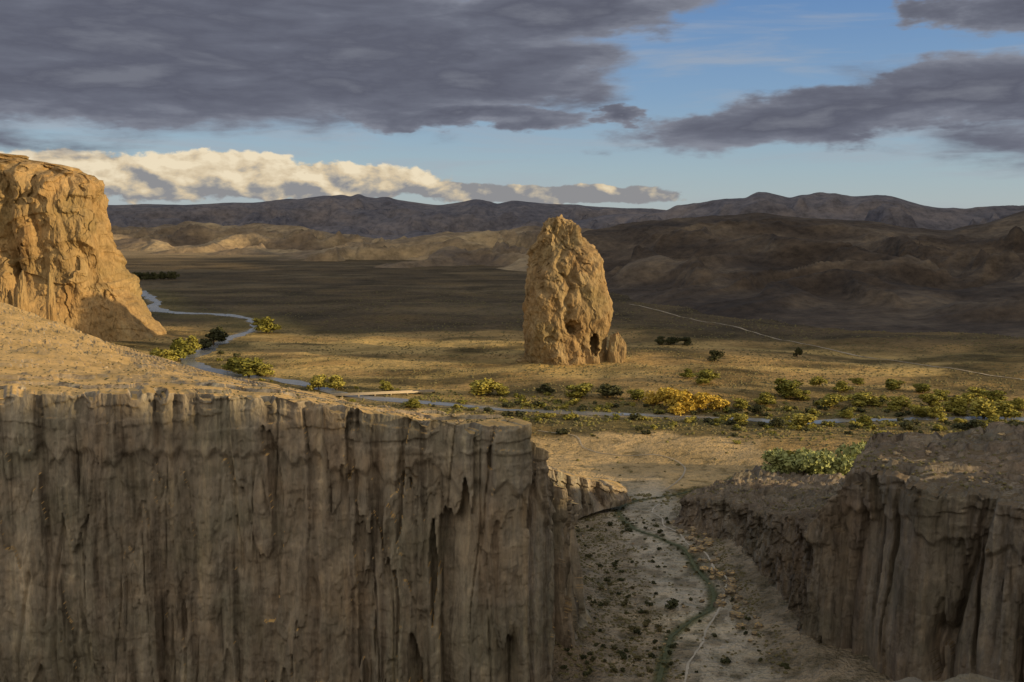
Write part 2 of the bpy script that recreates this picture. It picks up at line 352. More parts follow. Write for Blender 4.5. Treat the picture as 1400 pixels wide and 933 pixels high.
# foreground ledge
x=np.linspace(1.6,16,300)[None,:]; y=np.linspace(9,15.5,150)[:,None]
edge=ss(x,2.4,4.6)
Zl=193.84-(y-12)*.02-np.maximum(0,11.2-y)*.8-np.maximum(0,y-12.6)*1.3+fbm(x/1.1+0*y,y/1.1,1.,5)*.14+ss(pn(x/.9+0*y,y/.5,4.),0,.1)*.07-(1-edge)*1.2
tag(gridobj('ledge',np.stack([x+0*y,y+0*x,Zl],-1),m_ledge),kind='structure')
# unseen ridge behind the camera side and added knoll, shaped to shade the canyon
xs=np.linspace(-400,3000,280)[None,:]; ys=np.linspace(-300,80,90)[:,None]
pts=[(-420,394,129),(-200,393,128),(-90,388,122),(6,384,116),(60,400,95),(140,420,60),(130,530,12),(100,640,5),(90,690,0)]
rx_=[-400,0,500]+[a_+(b_+60)*SX/-SY for a_,b_,c_ in pts]; rx_+=[rx_[-1]+110,rx_[-1]+400]; rz_=[236,238,280]+[c_+(b_+60)*TE/-SY for a_,b_,c_ in pts]+[140,40]
hx=np.interp(xs,rx_,rz_)
Zr=70+(hx-70)*np.exp(-((ys+60)/45)**2)+fbm(xs/40,ys/40,2.,4)*2
Zr=np.minimum(Zr,198+np.maximum(0,-ys-14)*2+np.maximum(0,np.abs(xs)-60))
tag(gridobj('hill',np.stack([xs+0*ys,ys+0*xs,Zr],-1),m_dark),kind='structure')
xs=np.linspace(520,1150,120)[None,:]; ys=np.linspace(60,420,80)[:,None]
Zk=60+180*np.exp(-((xs-800)/140)**2-((ys-258)/78)**2)+fbm(xs/60,ys/60,2.,4)*8  # knoll out of view, put here to shade the right plateau top
tag(gridobj('hill',np.stack([xs+0*ys,ys+0*xs,Zk],-1),m_dark),kind='structure')
# ---------------------------------------------------------------- hills
def hill(name,prof,mat,amp,wl,ncol=500,nrow=180,pw=1.3,seed=1.,crest=.08,fine=.05):
    a=np.array(prof,float); px=np.linspace(a[0,0],a[-1,0],ncol)
    cy=np.interp(px,a[:,0],a[:,1]); cd=np.interp(px,a[:,0],a[:,2]); fd=np.interp(px,a[:,0],a[:,3])
    k=9; ker=np.hanning(k+2)[1:-1]; ker/=ker.sum()
    sm=lambda v: np.convolve(np.pad(v,(k//2,k//2),mode='edge'),ker,'valid')
    cy,cd,fd=sm(cy),sm(cd),sm(fd)
    cw=np.array([W(p_,c_,d_) for p_,c_,d_ in zip(px,cy,cd)]); u=cw[:,0]/cw[:,1]
    t=np.linspace(0,1.35,nrow)[:,None]
    D=fd+(cd-fd)*t; x=u*D; y=D+0*u
    zc=cw[:,2]
    up=np.clip(t,0,1)**pw; dn=np.clip((t-1)/.35,0,1)
    z=zc*up*(1-ss(dn,0,1)*1.05)
    wx=x+fbm(x/(wl*1.5),y/(wl*1.5),seed,3)*wl*.6; wy=y+fbm(x/(wl*1.5),y/(wl*1.5),seed+5,3)*wl*.6
    rg=ridg(wx/wl,wy/wl,seed,6,.5)
    env=np.clip(t*1.6,0,1)*(1-(1-crest)*ss(t,.55,1.))*(1-dn)
    z=z+(np.tanh((rg-1.05)*1.5)-.45)*amp*.8*env+fbm(x/(wl*.3),y/(wl*.3),seed,4)*amp*fine*np.clip(t*3,0,1)*(1-.6*ss(t,.8,1))
    z=np.maximum(z,-8+0*z)-14.*(1-np.clip(t*10,0,1))
    return tag(gridobj(name,np.stack([x,y,z],-1),mat),kind='structure')
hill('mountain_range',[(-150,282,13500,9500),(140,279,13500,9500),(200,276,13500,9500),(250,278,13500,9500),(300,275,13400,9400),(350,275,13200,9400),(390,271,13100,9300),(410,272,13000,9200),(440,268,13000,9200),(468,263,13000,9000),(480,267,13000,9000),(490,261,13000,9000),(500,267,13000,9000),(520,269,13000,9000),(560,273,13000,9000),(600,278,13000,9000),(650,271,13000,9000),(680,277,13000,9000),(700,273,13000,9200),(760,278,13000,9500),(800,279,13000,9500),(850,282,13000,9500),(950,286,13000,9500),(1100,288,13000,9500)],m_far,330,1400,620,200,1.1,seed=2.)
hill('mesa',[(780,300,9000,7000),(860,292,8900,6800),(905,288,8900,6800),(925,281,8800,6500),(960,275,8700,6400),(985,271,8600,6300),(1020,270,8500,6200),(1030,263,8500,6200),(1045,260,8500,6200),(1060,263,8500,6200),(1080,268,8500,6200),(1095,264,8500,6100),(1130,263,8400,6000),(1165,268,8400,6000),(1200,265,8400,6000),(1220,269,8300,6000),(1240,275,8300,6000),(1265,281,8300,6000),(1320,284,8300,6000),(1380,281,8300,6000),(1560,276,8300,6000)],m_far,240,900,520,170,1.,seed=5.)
hill('foothill',[(60,316,8200,6000),(150,306,8200,5900),(200,309,8200,5800),(250,302,8000,5600),(300,306,8000,5600),(360,304,7800,5500),(410,309,7500,5500),(450,318,7300,5500),(520,326,7200,5500),(600,322,7200,5600)],m_mid,200,800,420,170,.85,seed=7.,crest=.14)
hill('foothill',[(370,358,4900,4500),(410,348,5100,4300),(470,334,5400,4200),(540,327,5700,4000),(600,318,5800,4000),(680,311,5800,3900),(740,309,5700,3700),(800,312,5500,3500),(870,322,5200,3400),(950,335,5000,3400)],m_mid,150,600,460,170,.85,seed=9.,crest=.14)
hill('hillside',[(780,332,3700,3100),(800,313,3800,2900),(850,305,3900,2500),(900,299,3900,2250),(960,294,3900,2050),(1020,291,3900,1950),(1090,294,3900,1850),(1180,299,3800,1750),(1240,309,3700,1680),(1300,313,3700,1640),(1340,306,3700,1600),(1400,288,3700,1560),(1480,275,3700,1500),(1600,270,3700,1450)],m_dark,100,520,560,300,1.0,seed=12.,crest=.1,fine=.08)
xs=np.linspace(2300,9200,150)[None,:]; ys=np.linspace(0,11000,220)[:,None]  # unseen range added on the right to shade the far valley and hills
r1=(800+230*pn(xs/3000,ys/600,4.))*ss(ys,330,680)*(1-ss(ys,5600,6800))*np.exp(-((xs-3250)/420)**2)
r2=2500*ss(ys,3500,4100)*np.exp(-((xs-7000)/1100)**2)
Ze=np.maximum(r1,r2)*ss(xs/(ys+1),.57,.64)*(1+.10*fbm(xs/500,ys/500,3.,5))+5*pn(xs/90,ys/90)-6
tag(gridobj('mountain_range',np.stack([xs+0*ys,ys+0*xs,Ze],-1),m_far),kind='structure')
# ---------------------------------------------------------------- polar rocks
def polar_rock(name,base,rows,nth,nz,dispf,mat,pwr=2.4,post=None):
    a=np.array(rows,float); z=np.linspace(a[0,0],a[-1,0],nz)[:,None]
    I=lambda c: np.interp(z,a[:,0],a[:,c])
    th=np.linspace(0,2*math.pi,nth,endpoint=False)[None,:]
    c,s_=np.cos(th),np.sin(th); e=2/pwr
    cc=np.sign(c)*np.abs(c)**e; sc=np.sign(s_)*np.abs(s_)**e
    cx=(I(1)+I(2))/2; rx=(I(2)-I(1))/2; cy=(I(3)+I(4))/2; ry=(I(4)-I(3))/2
    d=dispf(th,z,cx+rx*cc,cy+ry*sc)
    nx=c/np.maximum(rx,1); ny=s_/np.maximum(ry,1); l=np.hypot(nx,ny); nx/=l; ny/=l
    x=cx+rx*cc+nx*d; y=cy+ry*sc+ny*d; zz=z+0*x
    V=np.stack([x,y,zz],-1)
    if post: V=post(V)
    top=V[-1].mean(0)[None,None,:]+np.zeros((1,nth,1))
    V=np.concatenate([V,top],0)
    return gridobj(name,V,mat,wrap=True,base=base)
D0=1400
def mx(px,py=400): return W(px,py,D0)[0]
def mz(py): return W(760,py,D0)[2]
prof=[(503,706,836),(495,711,832),(480,711,831),(460,712,836),(440,712,841),(420,713,842),(400,714,840),(385,716,836),(370,719,831),(355,722,823),(342,726,813),(330,730,802),(318,735,793),(308,740,786),(302,745,779),(298,752,772)]
rows=[]
for py,l,r_ in prof:
    w=(mx(r_)-mx(l)); rows.append((mz(py),mx(l)+2,mx(r_)-2,D0-w*.42,D0+w*.42))
def dm(th,z,x,y):
    h=ss(z,100,175); rt=ss(x,60,120)*(1-h)
    jit=fbm(x/26,y/26,z/26,3)
    d=fbm(x/52,y/52,z/70,4,.5)*(11+3*h)
    d+=np.abs(pn(x/26+jit*.3,y/26,z/40+x/60))*(3.5+4*h)
    d+=np.abs(pn(x/11+jit*.4,y/11,z/19+x/50))*(1.5+2.6*h)
    d+=hs(x/15+jit*1.6+40+z/50,z/28+jit*1.6+y/40)*(2.4+1.6*h)
    d+=hs(x/6+jit*2+z/30+90,z/10+jit*2)*(.8+1.4*h)*(1-.6*rt)
    d+=np.abs(pn(x/5+z/30,y/5,z/8))*(.7+1.6*h)
    d+=fbm(x/5,y/5,z/8,5,.62)*(1.2-.5*rt)
    xr=78+fbm(z/50,2.,1.,3)*26-22*ss(z,120,190); d-=5*np.exp(-((x-xr)/4.)**2)*(y<D0)*ss(z,30,60)
    return d-3.0-.2*h
caves=[((784,449),(10,10),9),((782,452),(6,6),8),((814,474),(6.5,15),26),((798,478),(3,6),5),((752,466),(9,5),4),((758,415),(6,8),3)]
def cav(V):
    x,y,z=V[...,0],V[...,1],V[...,2]
    for (px,py),(a,b),dp in caves:
        cx,cy,cz=W(px,py,D0-58)
        e=np.sqrt(((x-cx)/(a*.99))**2+((z-cz)/(b*.99))**2)+fbm(x/6,z/6,2.,3)*.35
        m=(1-ss(e,.7,1.1))*(y<D0)
        V[...,1]+=m*dp
    tp=ss(V[...,2],150,200)
    V[...,2]+=tp*(fbm(x/14,y/14,3.,4)*8+np.abs(pn(x/6,y/6,2.))*4-2)
    return V
mono=polar_rock('rock_monolith',(mx(775),D0,0),[(-4,)+rows[0][1:]]+rows,1000,480,dm,m_mono,2.5,cav)
tag(mono,'towering sunlit golden rock monolith with two dark caves standing alone on valley floor','rock')
def blob_rock(name,c,rx,ry,rz,mat,seed,n=90,amp=.35,pw=2.6):
    th=np.linspace(0,2*math.pi,n,endpoint=False)[None,:]; ph=np.linspace(-.5,1.5707,n//2)[:,None]
    x=np.cos(ph)*np.cos(th); y=np.cos(ph)*np.sin(th); z=np.sin(ph)+0*th
    l=(np.abs(x)**pw+np.abs(y)**pw+np.abs(z)**pw)**(1/pw); x/=l;y/=l;z/=l
    k=1+fbm(x*1.3+seed,y*1.3,z*1.3,4)*amp+np.abs(pn(x*4+seed,y*4,z*4))*amp*.4
    V=np.stack([x*rx*k,y*ry*k,z*rz*k],-1)
    return gridobj(name,V+np.array(c),mat,wrap=True,base=c)
c=G(843,499); b1=blob_rock('boulder',(c[0],c[1]+4,6),12.5,14,36,m_mono,3.,200,.22)
tag(b1,'large rounded boulder leaning against the right foot of the monolith','boulder')
c=G(720,497); b1=blob_rock('boulder',(c[0],c[1]+10,0),13,9,7,m_mono,5.,120,.4)
tag(b1,'low broken boulder at the left foot of the monolith','boulder')
c=G(768,500); b1=blob_rock('boulder',(c[0],c[1]+10,0),12,8,6,m_mono,8.,120,.4)
tag(b1,'low rubble boulder at the front foot of the monolith below the caves','boulder')
# butte
D1=1680
def bx(px): return W(px,350,D1)[0]
def bz(py): return W(100,py,1660)[2]
L_=-1750
rowsB=[(-5,L_,bx(218),1600,1800),(bz(452),L_,bx(203),1602,1800),(40,L_,bx(184),1604,1798),(bz(400),L_,bx(166),1606,1796),(95,L_,bx(155),1608,1795),(bz(370),L_,bx(149),1609,1790),(bz(345),L_,bx(145),1609,1788),(bz(300),L_,bx(142),1610,1785),(bz(260),L_,bx(137),1616,1780),(bz(240),L_,bx(123),1624,1775),(bz(225),L_,bx(85),1640,1770),(bz(213),L_,bx(30),1670,1765),(bz(206),L_,bx(-20),1690,1760)]
def db(th,z,x,y):
    wall=.3+.7*ss(z,30,90)
    jit=fbm(x/50,y/50,z/60,3)
    left=ss(-x,700,860)*(1-ss(z,40,110))
    d=fbm(x/110,y/110,z/170,4,.5)*36*wall
    d+=np.abs(pn(x/56,y/56,z/240))*36*wall+np.abs(pn(x/22,y/22,z/90))*8*wall
    d+=hs(x/32+jit*1.5+60,z/80+jit*1.5)*9*wall+hs(x/12+jit*2+90,z/30+jit*2)*3.5*wall
    d+=fbm(x/11,y/11,z/18,4,.6)*2.4
    d+=ss(pn(x/80,y/80,z/40),-.05,.05)*6*wall
    return d-18*wall+left*(110-z)*.9
butte=polar_rock('rock_butte',(-1100,1700,0),rowsB,2200,340,db,m_butte,4.)
tag(butte,'huge sunlit orange rock butte with sheer cliffs at the left edge of the valley','butte')
for i,(px,pt,pb,w,lab_) in enumerate([(72,390,440,8,'tall thin rock spire below the left butte, rightmost of the spires'),(30,382,425,11,'broad rock spire at the foot of the left butte between two others'),(8,392,418,10,'short rock spire at the foot of the left butte near the left edge')]):
    p0=W(px,pb,1440); hh=W(px,pt,1440)[2]-p0[2]+40
    s_=blob_rock('rock_spire',(p0[0],p0[1],p0[2]-40),w,w,hh,m_butte,i*3.+1,120,.35,2.0)
    tag(s_,lab_,'rock spire')
# ---------------------------------------------------------------- bridge
def box(c,sz,ax):
    ax=np.array(ax)/np.linalg.norm(ax); n=np.array([-ax[1],ax[0],0]); V=[]
    for a in (-1,1):
        for b in (-1,1):
            for q in (-1,1): V.append(np.array(c)+ax*a*sz[0]/2+n*b*sz[1]/2+np.array([0,0,q*sz[2]/2]))
    return np.array(V),np.array([[0,1,3,2],[4,6,7,5],[0,4,5,1],[2,3,7,6],[0,2,6,4],[1,5,7,3]])
a=np.array(G(428,541,3.)); b=np.array(G(594,534,3.)); mid=(a+b)/2; ax=b-a; Lb=np.linalg.norm(ax); mid0=np.array([mid[0],mid[1],0])
br=bpy.data.objects.new('bridge',None); COL.objects.link(br); br.location=mid0
tag(br,'long low pale bridge crossing the river left of the monolith','bridge')
def bpart(nm,c,sz):
    V,f=box(np.array(c),sz,ax); o=add(nm,raw_mesh(nm,V,f,False),m_conc,br); return o
axn=ax/Lb; pr=np.array([-axn[1],axn[0],0])
bpart('deck',(0,0,2.2),(Lb,7,.8))
for sgn in(-1,1): bpart('parapet',pr*sgn*3.3+np.array([0,0,3.1]),(Lb,.35,.99))
for k in range(7): bpart('pier',axn*(k-3)*Lb/7.5+np.array([0,0,.9]),(1.4,5.5,1.79))
# ---------------------------------------------------------------- vegetation meshes
def crown(seed,n=1300,flat=.85,lobes=10,q=.06):
    g=np.random.default_rng(seed); C=[]
    for i in range(lobes):
        a=g.uniform(0,6.28); rr=g.uniform(.05,.34); C.append((rr*math.cos(a),rr*math.sin(a),g.uniform(.16,.78-rr*.5),g.uniform(.14,.24)))
    V=[]
    for i in range(n):
        c=C[g.integers(lobes)]; d=g.normal(size=3); d/=np.linalg.norm(d); r_=c[3]*g.uniform(.55,1.08)
        p_=np.array([c[0]+d[0]*r_,c[1]+d[1]*r_,c[2]+d[2]*r_*flat])
        u=g.normal(size=3);u/=np.linalg.norm(u); w=np.cross(u,d+g.normal(size=3)*.4); w/=np.linalg.norm(w)+1e-9
        s_=q*g.uniform(.5,1.2)
        V+= [p_-u*s_,p_-w*s_*.7,p_+u*s_,p_+w*s_*.7]
    V=np.array(V); V[:,2]=np.maximum(V[:,2],.02)
    return raw_mesh('crown',V,np.arange(len(V)).reshape(-1,4),False)
def trunk(seed):
    g=np.random.default_rng(seed); Vs=[];Fs=[];o=0
    br_=[((0,0,-.08),(0.01,0,.4),.035,.02)]+[((0,0,.18),(g.uniform(-.25,.25),g.uniform(-.25,.25),g.uniform(.5,.75)),.018,.006) for _ in range(5)]
    for A,B,r0,r1 in br_:
        A=np.array(A);B=np.array(B)
        for c_,r_ in((A,r0),(B,r1)):
            for k in range(6): Vs.append(c_+np.array([math.cos(k*1.047)*r_,math.sin(k*1.047)*r_,0]))
        for k in range(6): Fs.append([o+k,o+(k+1)%6,o+6+(k+1)%6,o+6+k])
        o+=12
    return raw_mesh('trunk',np.array(Vs),np.array(Fs))
def bush(seed,n=200):
    g=np.random.default_rng(seed); V=[]
    C=[(g.uniform(-.28,.28),g.uniform(-.28,.28),g.uniform(.15,.45),g.uniform(.18,.32)) for _ in range(5)]
    for i in range(n):
        c=C[g.integers(5)]; d=g.normal(size=3); d/=np.linalg.norm(d); r_=c[3]*g.uniform(.5,1.05); p_=np.array(c[:3])+d*r_
        u=g.normal(size=3);u/=np.linalg.norm(u); w=np.cross(u,d+g.normal(size=3)*.4); w/=np.linalg.norm(w)+1e-9; s_=.11*g.uniform(.5,1.2)
        V+=[p_-u*s_,p_-w*s_*.8,p_+u*s_,p_+w*s_*.8]
    V=np.array(V); V[:,2]=np.maximum(V[:,2],-.05)
    return raw_mesh('bush',V,np.arange(len(V)).reshape(-1,4),False)
kinds={}
for key,mt in (('g',m_lg),('y',m_ly),('p',m_lp),('d',m_ld)):
    kinds[key]=[]
    for s_ in range(4):
        c_=crown(s_*13+ord(key)); c_.materials.append(mt); kinds[key].append(c_)
trunks=[trunk(s_) for s_ in range(3)]
for t_ in trunks: t_.materials.append(m_bark)
def tree(px,py,w,h,key,label,group,name='willow_tree',cat='tree'):
    x,y,_=G(px,py); z=float(gz(x,y)); sc=math.hypot(y,CZ)/FP
    root=bpy.data.objects.new(name,None); COL.objects.link(root); root.location=(x,y,z)
    root.rotation_euler=(0,0,random.uniform(0,6.28)); root.scale=(w*sc*1.3,w*sc*1.3,h*sc*1.15)
    tag(root,label,cat,group)
    add('crown',kinds[key][random.randrange(4)],None,root); add('trunk',trunks[random.randrange(3)],None,root)
T=[(226,496,30,18,'g','L'),(245,492,36,30,'g','L'),(264,483,26,24,'g','L'),(292,472,34,22,'d','L'),(280,478,20,14,'d','L'),(365,455,32,22,'g','L'),(352,447,16,12,'g','L'),(214,492,24,16,'g','L'),(300,463,22,16,'d','L'),
(340,514,44,24,'g','L2'),(322,508,30,20,'g','L2'),(360,515,26,18,'g','L2'),(436,533,26,20,'g','L2'),(460,533,32,20,'g','L2'),(527,533,18,12,'g','L2'),
(668,541,40,24,'g','M'),(655,538,24,18,'g','M'),(686,542,18,14,'g','M'),(563,558,26,13,'g','M'),(745,541,22,14,'d','M'),(795,546,36,19,'g','M'),(830,547,34,20,'d','M'),(872,551,26,16,'g','M'),
(962,532,38,18,'g','N'),(940,526,20,14,'g','N'),(978,496,18,16,'d','N'),
(896,556,26,22,'y','Y'),(915,559,38,31,'y','Y'),(940,563,40,36,'y','Y'),(962,563,34,28,'y','Y'),(985,561,28,22,'y','Y'),(925,566,26,18,'y','Y'),
(1073,546,40,24,'g','R'),(1120,533,22,14,'g','R'),(1092,550,26,16,'g','R'),(1138,557,38,19,'g','R'),(1175,554,40,17,'g','R'),(1188,556,26,14,'g','R'),(1172,524,18,10,'g','R'),(1220,531,28,13,'g','R'),(1262,536,24,14,'g','R'),(1285,546,22,13,'g','R'),(1335,543,26,14,'g','R'),(1305,567,36,26,'g','R'),(1345,571,40,26,'g','R'),(1278,573,26,18,'g','R'),(1100,583,32,18,'g','R'),(1156,572,22,12,'g','R'),(1205,553,18,12,'g','R'),(1375,572,34,24,'g','R'),(1242,588,22,13,'d','R'),(1012,560,22,14,'g','R'),(1035,568,20,14,'d','R'),(1060,585,20,14,'d','R'),(1330,590,28,16,'d','R'),(1390,560,26,16,'g','R'),(1230,560,30,18,'g','R'),(1255,570,26,16,'g','R'),(1048,556,30,18,'g','R'),(1320,552,26,16,'g','R'),(1150,540,26,15,'g','R'),(1270,555,28,17,'g','R'),(1360,550,28,16,'g','R'),(1010,580,24,15,'g','R'),(1180,582,26,14,'g','R'),
(1070,652,44,42,'p','P'),(1098,659,48,52,'p','P'),(1122,656,40,44,'p','P'),(1142,658,44,50,'p','P'),(1168,655,46,56,'p','P'),(1190,650,34,46,'p','P'),(1084,646,30,34,'g','P'),(1022,660,18,18,'p','P'),
(905,473,18,12,'d','D'),(920,472,18,11,'d','D'),(936,472,16,11,'d','D'),(1090,486,12,14,'d','D')]
lab={'L':('tree beside the river bend below the left butte','trees at the left river bend'),'L2':('tree beside the near river bank left of the bridge','trees near the bridge'),'M':('tree on the river bank below the monolith','trees below the monolith'),'N':('tree on dry ground between the monolith and the yellow trees','trees behind the river'),'Y':('golden yellow autumn tree on the river bank right of the monolith','yellow trees by the river'),'R':('riverside tree on the right part of the river','trees along the right river'),'P':('large tree behind the low cliffs of the right canyon wall','pale trees behind the canyon mouth'),'D':('small tree on the dark plain right of the monolith','dark trees on the plain')}
cn={'g':'olive green','y':'','p':'pale green','d':'dark green'}
for px,py,w,h,k,gq in T:
    l,gp=lab[gq]; tree(px,py,w,h,k,(cn[k]+' '+l).strip(),gp)
for i in range(14):
    tree(170+i*5.4+random.uniform(-1,1),384-i*.1,9,11,'d','tiny dark poplar in the far row beyond the left butte','far poplar row','poplar_tree')
bushes={}
for key,mt in (('d',m_ld),('g',m_lg),('s',m_scrub)):
    bushes[key]=[]
    for s_ in range(4):
        b_=bush(s_+ord(key)*3); b_.materials.append(mt); bushes[key].append(b_)
def put_bush(x,y,w,h,key,label,group,name='bush'):
    o=add(name,bushes[key][random.randrange(4)],None,None,(x,y,float(gz(x,y))-.05)); o.scale=(w,w,h); o.rotation_euler=(0,0,random.uniform(0,6.28))
    tag(o,label,name,group)
n=0
while n<275:
    i=random.randrange(40,len(river)-1) if n<55 else random.randrange(200,len(river)-1); dd=random.choice((-1,1))*abs(random.gauss(18,38)); p_=river[i]; t_=river[min(i+1,len(river)-1)]-river[i-1]; t_=t_/np.linalg.norm(t_)
    x,y=p_[0]-t_[1]*dd,p_[1]+t_[0]*dd
    if abs(dd)<9 or y>1500: continue
    w=random.uniform(5,15); put_bush(x,y,w,w*random.uniform(.45,.75),random.choice('ddggg'),'small leafy bush on the river bank','riverside bushes'); n+=1
n=0; tries=0
while n<262 and tries<6000:
    tries+=1
    px=random.uniform(740,1090); py=random.uniform(700,930); x,y,_=G(px,py,6.)
    dens=float(fbm(np.array(x/14.),np.array(y/14.),8.,2))
    if abs(px-965)<50 and random.random()<.75: continue
    if x>118 or dens<random.uniform(-.45,.25)-(.15 if px<900 else 0): continue
    w=random.uniform(1.2,3.6)*(1.4 if random.random()<.2 else 1); put_bush(x,y,w,w*random.uniform(.6,.9),'d' if random.random()<.6 else 's','small dark scrub bush on the shaded canyon floor','canyon floor bushes','shrub'); n+=1
for i in range(36):
    p_=stream[random.randrange(20,len(stream)-10)]; w=random.uniform(1.5,3.2)
    put_bush(p_[0]+random.choice((-1,1))*random.uniform(1.8,4.),p_[1]+random.uniform(-2,2),w,w*.7,'d','dark leafy bush lining the canyon stream','stream bushes','shrub')
x,y,_=G(922,832,7); put_bush(x,y,9,7,'d','biggest dark bush beside the canyon stream bend',None,'shrub')
ico_v=np.array([[0,0,1],[.89,0,.45],[.28,.85,.45],[-.72,.53,.45],[-.72,-.53,.45],[.28,-.85,.45],[.72,.53,-.45],[-.28,.85,-.45],[-.89,0,-.45],[-.28,-.85,-.45],[.72,-.53,-.45],[0,0,-1]])
ico_f=np.array([[0,1,2],[0,2,3],[0,3,4],[0,4,5],[0,5,1],[1,6,2],[2,7,3],[3,8,4],[4,9,5],[5,10,1],[6,7,2],[7,8,3],[8,9,4],[9,10,5],[10,6,1]])
def scrub(name,P_,w,label,mat=None):
    n=len(P_); k=len(ico_v)
    V=ico_v[None]*(1+rng.normal(0,.28,(n,k,1)))*np.stack([w,w*rng.uniform(.8,1.2,n),w*rng.uniform(.45,.8,n)],1)[:,None,:]*.5+P_[:,None,:]
    Fc=(ico_f[None]+np.arange(n)[:,None,None]*k).reshape(-1,3)
    return tag(add(name,raw_mesh(name,V.reshape(-1,3),Fc,False),mat or m_scrub),label,'scrub',None,'stuff')
n=42000; yy=700*np.exp(rng.uniform(0,1,n)*math.log(2900/700)); xx=rng.uniform(-.6,.6,n)*yy
dn=fbm(xx/90,yy/90,3.,3); dR=pdist(xx,yy,river,4); fxx=((xx-95)/150)**2+((yy-830)/95)**2
k=(dn>rng.uniform(-.5,.3,n))&(dR>14)&((fxx>1.05)|(rng.uniform(0,1,n)<.04))
xx,yy=xx[k],yy[k]
scrub('scrub',np.stack([xx,yy,gz(xx,yy)+.2],1),rng.uniform(1.2,4.,len(xx)),'low dry scrub dotted over the valley floor')
nn=4200; ii=rng.integers(185,len(river)-1,nn); dd=np.where(rng.uniform(0,1,nn)<.5,-1,1)*(8+np.abs(rng.normal(0,42,nn))); t_=river[ii+1]-river[ii-1]; t_/=np.linalg.norm(t_,axis=1)[:,None]
xx=river[ii,0]-t_[:,1]*dd; yy=river[ii,1]+t_[:,0]*dd; k=fbm(xx/30,yy/30,6.,2)>rng.uniform(-.15,.4,nn); xx,yy=xx[k]+rng.normal(0,3,k.sum()),yy[k]+rng.normal(0,3,k.sum())
scrub('scrub',np.stack([xx,yy,gz(xx,yy)+.5],1),rng.uniform(1.6,4.6,len(xx)),'olive green thicket growing along the river banks',m_lo)
n=13000; xx=rng.uniform(-20,125,n); yy=rng.uniform(400,700,n); k=(fbm(xx/14,yy/14,8.,2)>rng.uniform(-.35,.4,n)-.25*(xx<60))&((np.abs(xx-92)>18)|(rng.uniform(0,1,n)<.18)); xx,yy=xx[k],yy[k]
scrub('scrub',np.stack([xx,yy,gz(xx,yy)+.1],1),rng.uniform(.4,1.8,len(xx)),'fine low scrub over the canyon floor')
def top_pts(V,TPm,n,mask):
    q=V[(TPm>.5)&mask(V)]; return q[rng.integers(0,len(q),n)]
q=top_pts(VL,TL,3400,lambda V:(V[...,2]>60)&(V[...,1]<1000)&(V[...,0]>-450)); scrub('scrub',q+np.array([0,0,.05]),rng.uniform(.4,1.3,len(q)),'low dry scrub on top of the left plateau')
q=top_pts(VR,TR,2800,lambda V:(V[...,2]>8)&(V[...,1]>200)&(V[...,1]<700)&(V[...,0]<350)); scrub('scrub',q+np.array([0,0,.1]),rng.uniform(.5,2.1,len(q)),'low dark scrub on top of the right canyon rim')
bm_=[]
for s_ in range(4):
    t0=blob_rock('boulder',(0,0,0),1,1,.8,m_cliff,s_*5.+2,22,.5,3.2); bm_.append(t0.data); bpy.data.objects.remove(t0)
def put_boulder(x,y,z,s_,label,group):
    o=add('boulder',bm_[random.randrange(4)],None,None,(x,y,z)); o.scale=(s_,s_*random.uniform(.7,1.2),s_*random.uniform(.6,1.)); o.rotation_euler=(0,0,random.uniform(0,6.28)); tag(o,label,'boulder',group)
for i in range(70):
    px=random.uniform(760,1075); py=random.uniform(690,930); x,y,_=G(px,py,6)
    if x>120: continue
    put_boulder(x,y,float(gz(x,y))+.2,random.choice((.4,.5,.7,1.1)),'small grey boulder lying on the canyon floor','canyon floor boulders')
for i in range(60):
    y=random.uniform(430,630); x=random.uniform(104,120)
    put_boulder(x,y,float(gz(x,y))+.5,random.uniform(.8,2.6),'grey fallen boulder at the foot of the right canyon wall','fallen boulders below the right wall')
q=VR[(TR>.5)&(VR[...,1]>280)&(VR[...,1]<650)&(VR[...,0]<300)&(VR[...,2]>8)]
for p_ in q[rng.integers(0,len(q),60)]: put_boulder(p_[0],p_[1],p_[2],random.uniform(.5,1.8),'dark boulder on top of the right canyon rim','boulders on the right rim')
q=VL[(TL>.3)&(VL[...,1]<520)&(VL[...,2]>90)&(VL[...,0]>-260)]
for p_ in q[rng.integers(0,len(q),60)]: put_boulder(p_[0],p_[1],p_[2],random.uniform(.4,1.4),'sunlit boulder on top of the left canyon rim','boulders on the left rim')
# ---------------------------------------------------------------- sky
w=bpy.data.worlds.new('World'); S.world=w; w.use_nodes=True; nt=w.node_tree; bg=nt.nodes['Background']
w.cycles.sampling_method='MANUAL'; w.cycles.sample_map_resolution=256
SK=.12; bg.inputs['Strength'].default_value=SK
sky=nd(nt,'ShaderNodeTexSky',sky_type='NISHITA'); sky.sun_disc=False; sky.sun_elevation=EL; sky.sun_rotation=math.atan2(SX,SY); sky.altitude=600; sky.dust_density=.6; sky.ozone_density=1.6
tc=nd(nt,'ShaderNodeTexCoord'); sp=nd(nt,'ShaderNodeSeparateXYZ'); nt.links.new(tc.outputs['Generated'],sp.inputs[0])
az=M2(nt,'ARCTAN2',sp.outputs[0],sp.outputs[1]); el=M2(nt,'ARCSINE',sp.outputs[2])
cb=nd(nt,'ShaderNodeCombineXYZ'); nt.links.new(az,cb.inputs[0]); nt.links.new(el,cb.inputs[1]); uv=cb.outputs[0]
def AE(px,py):
    a,b,c=ray(px,py); l=math.sqrt(a*a+b*b+c*c); return math.atan2(a,b),math.asin(c/l)
wn=noise(nt,uv,(9,24,1),1.,5,.6,0.,'Color')
v1=nd(nt,'ShaderNodeVectorMath',operation='SUBTRACT'); nt.links.new(wn,v1.inputs[0]); v1.inputs[1].default_value=(.5,.5,.5)
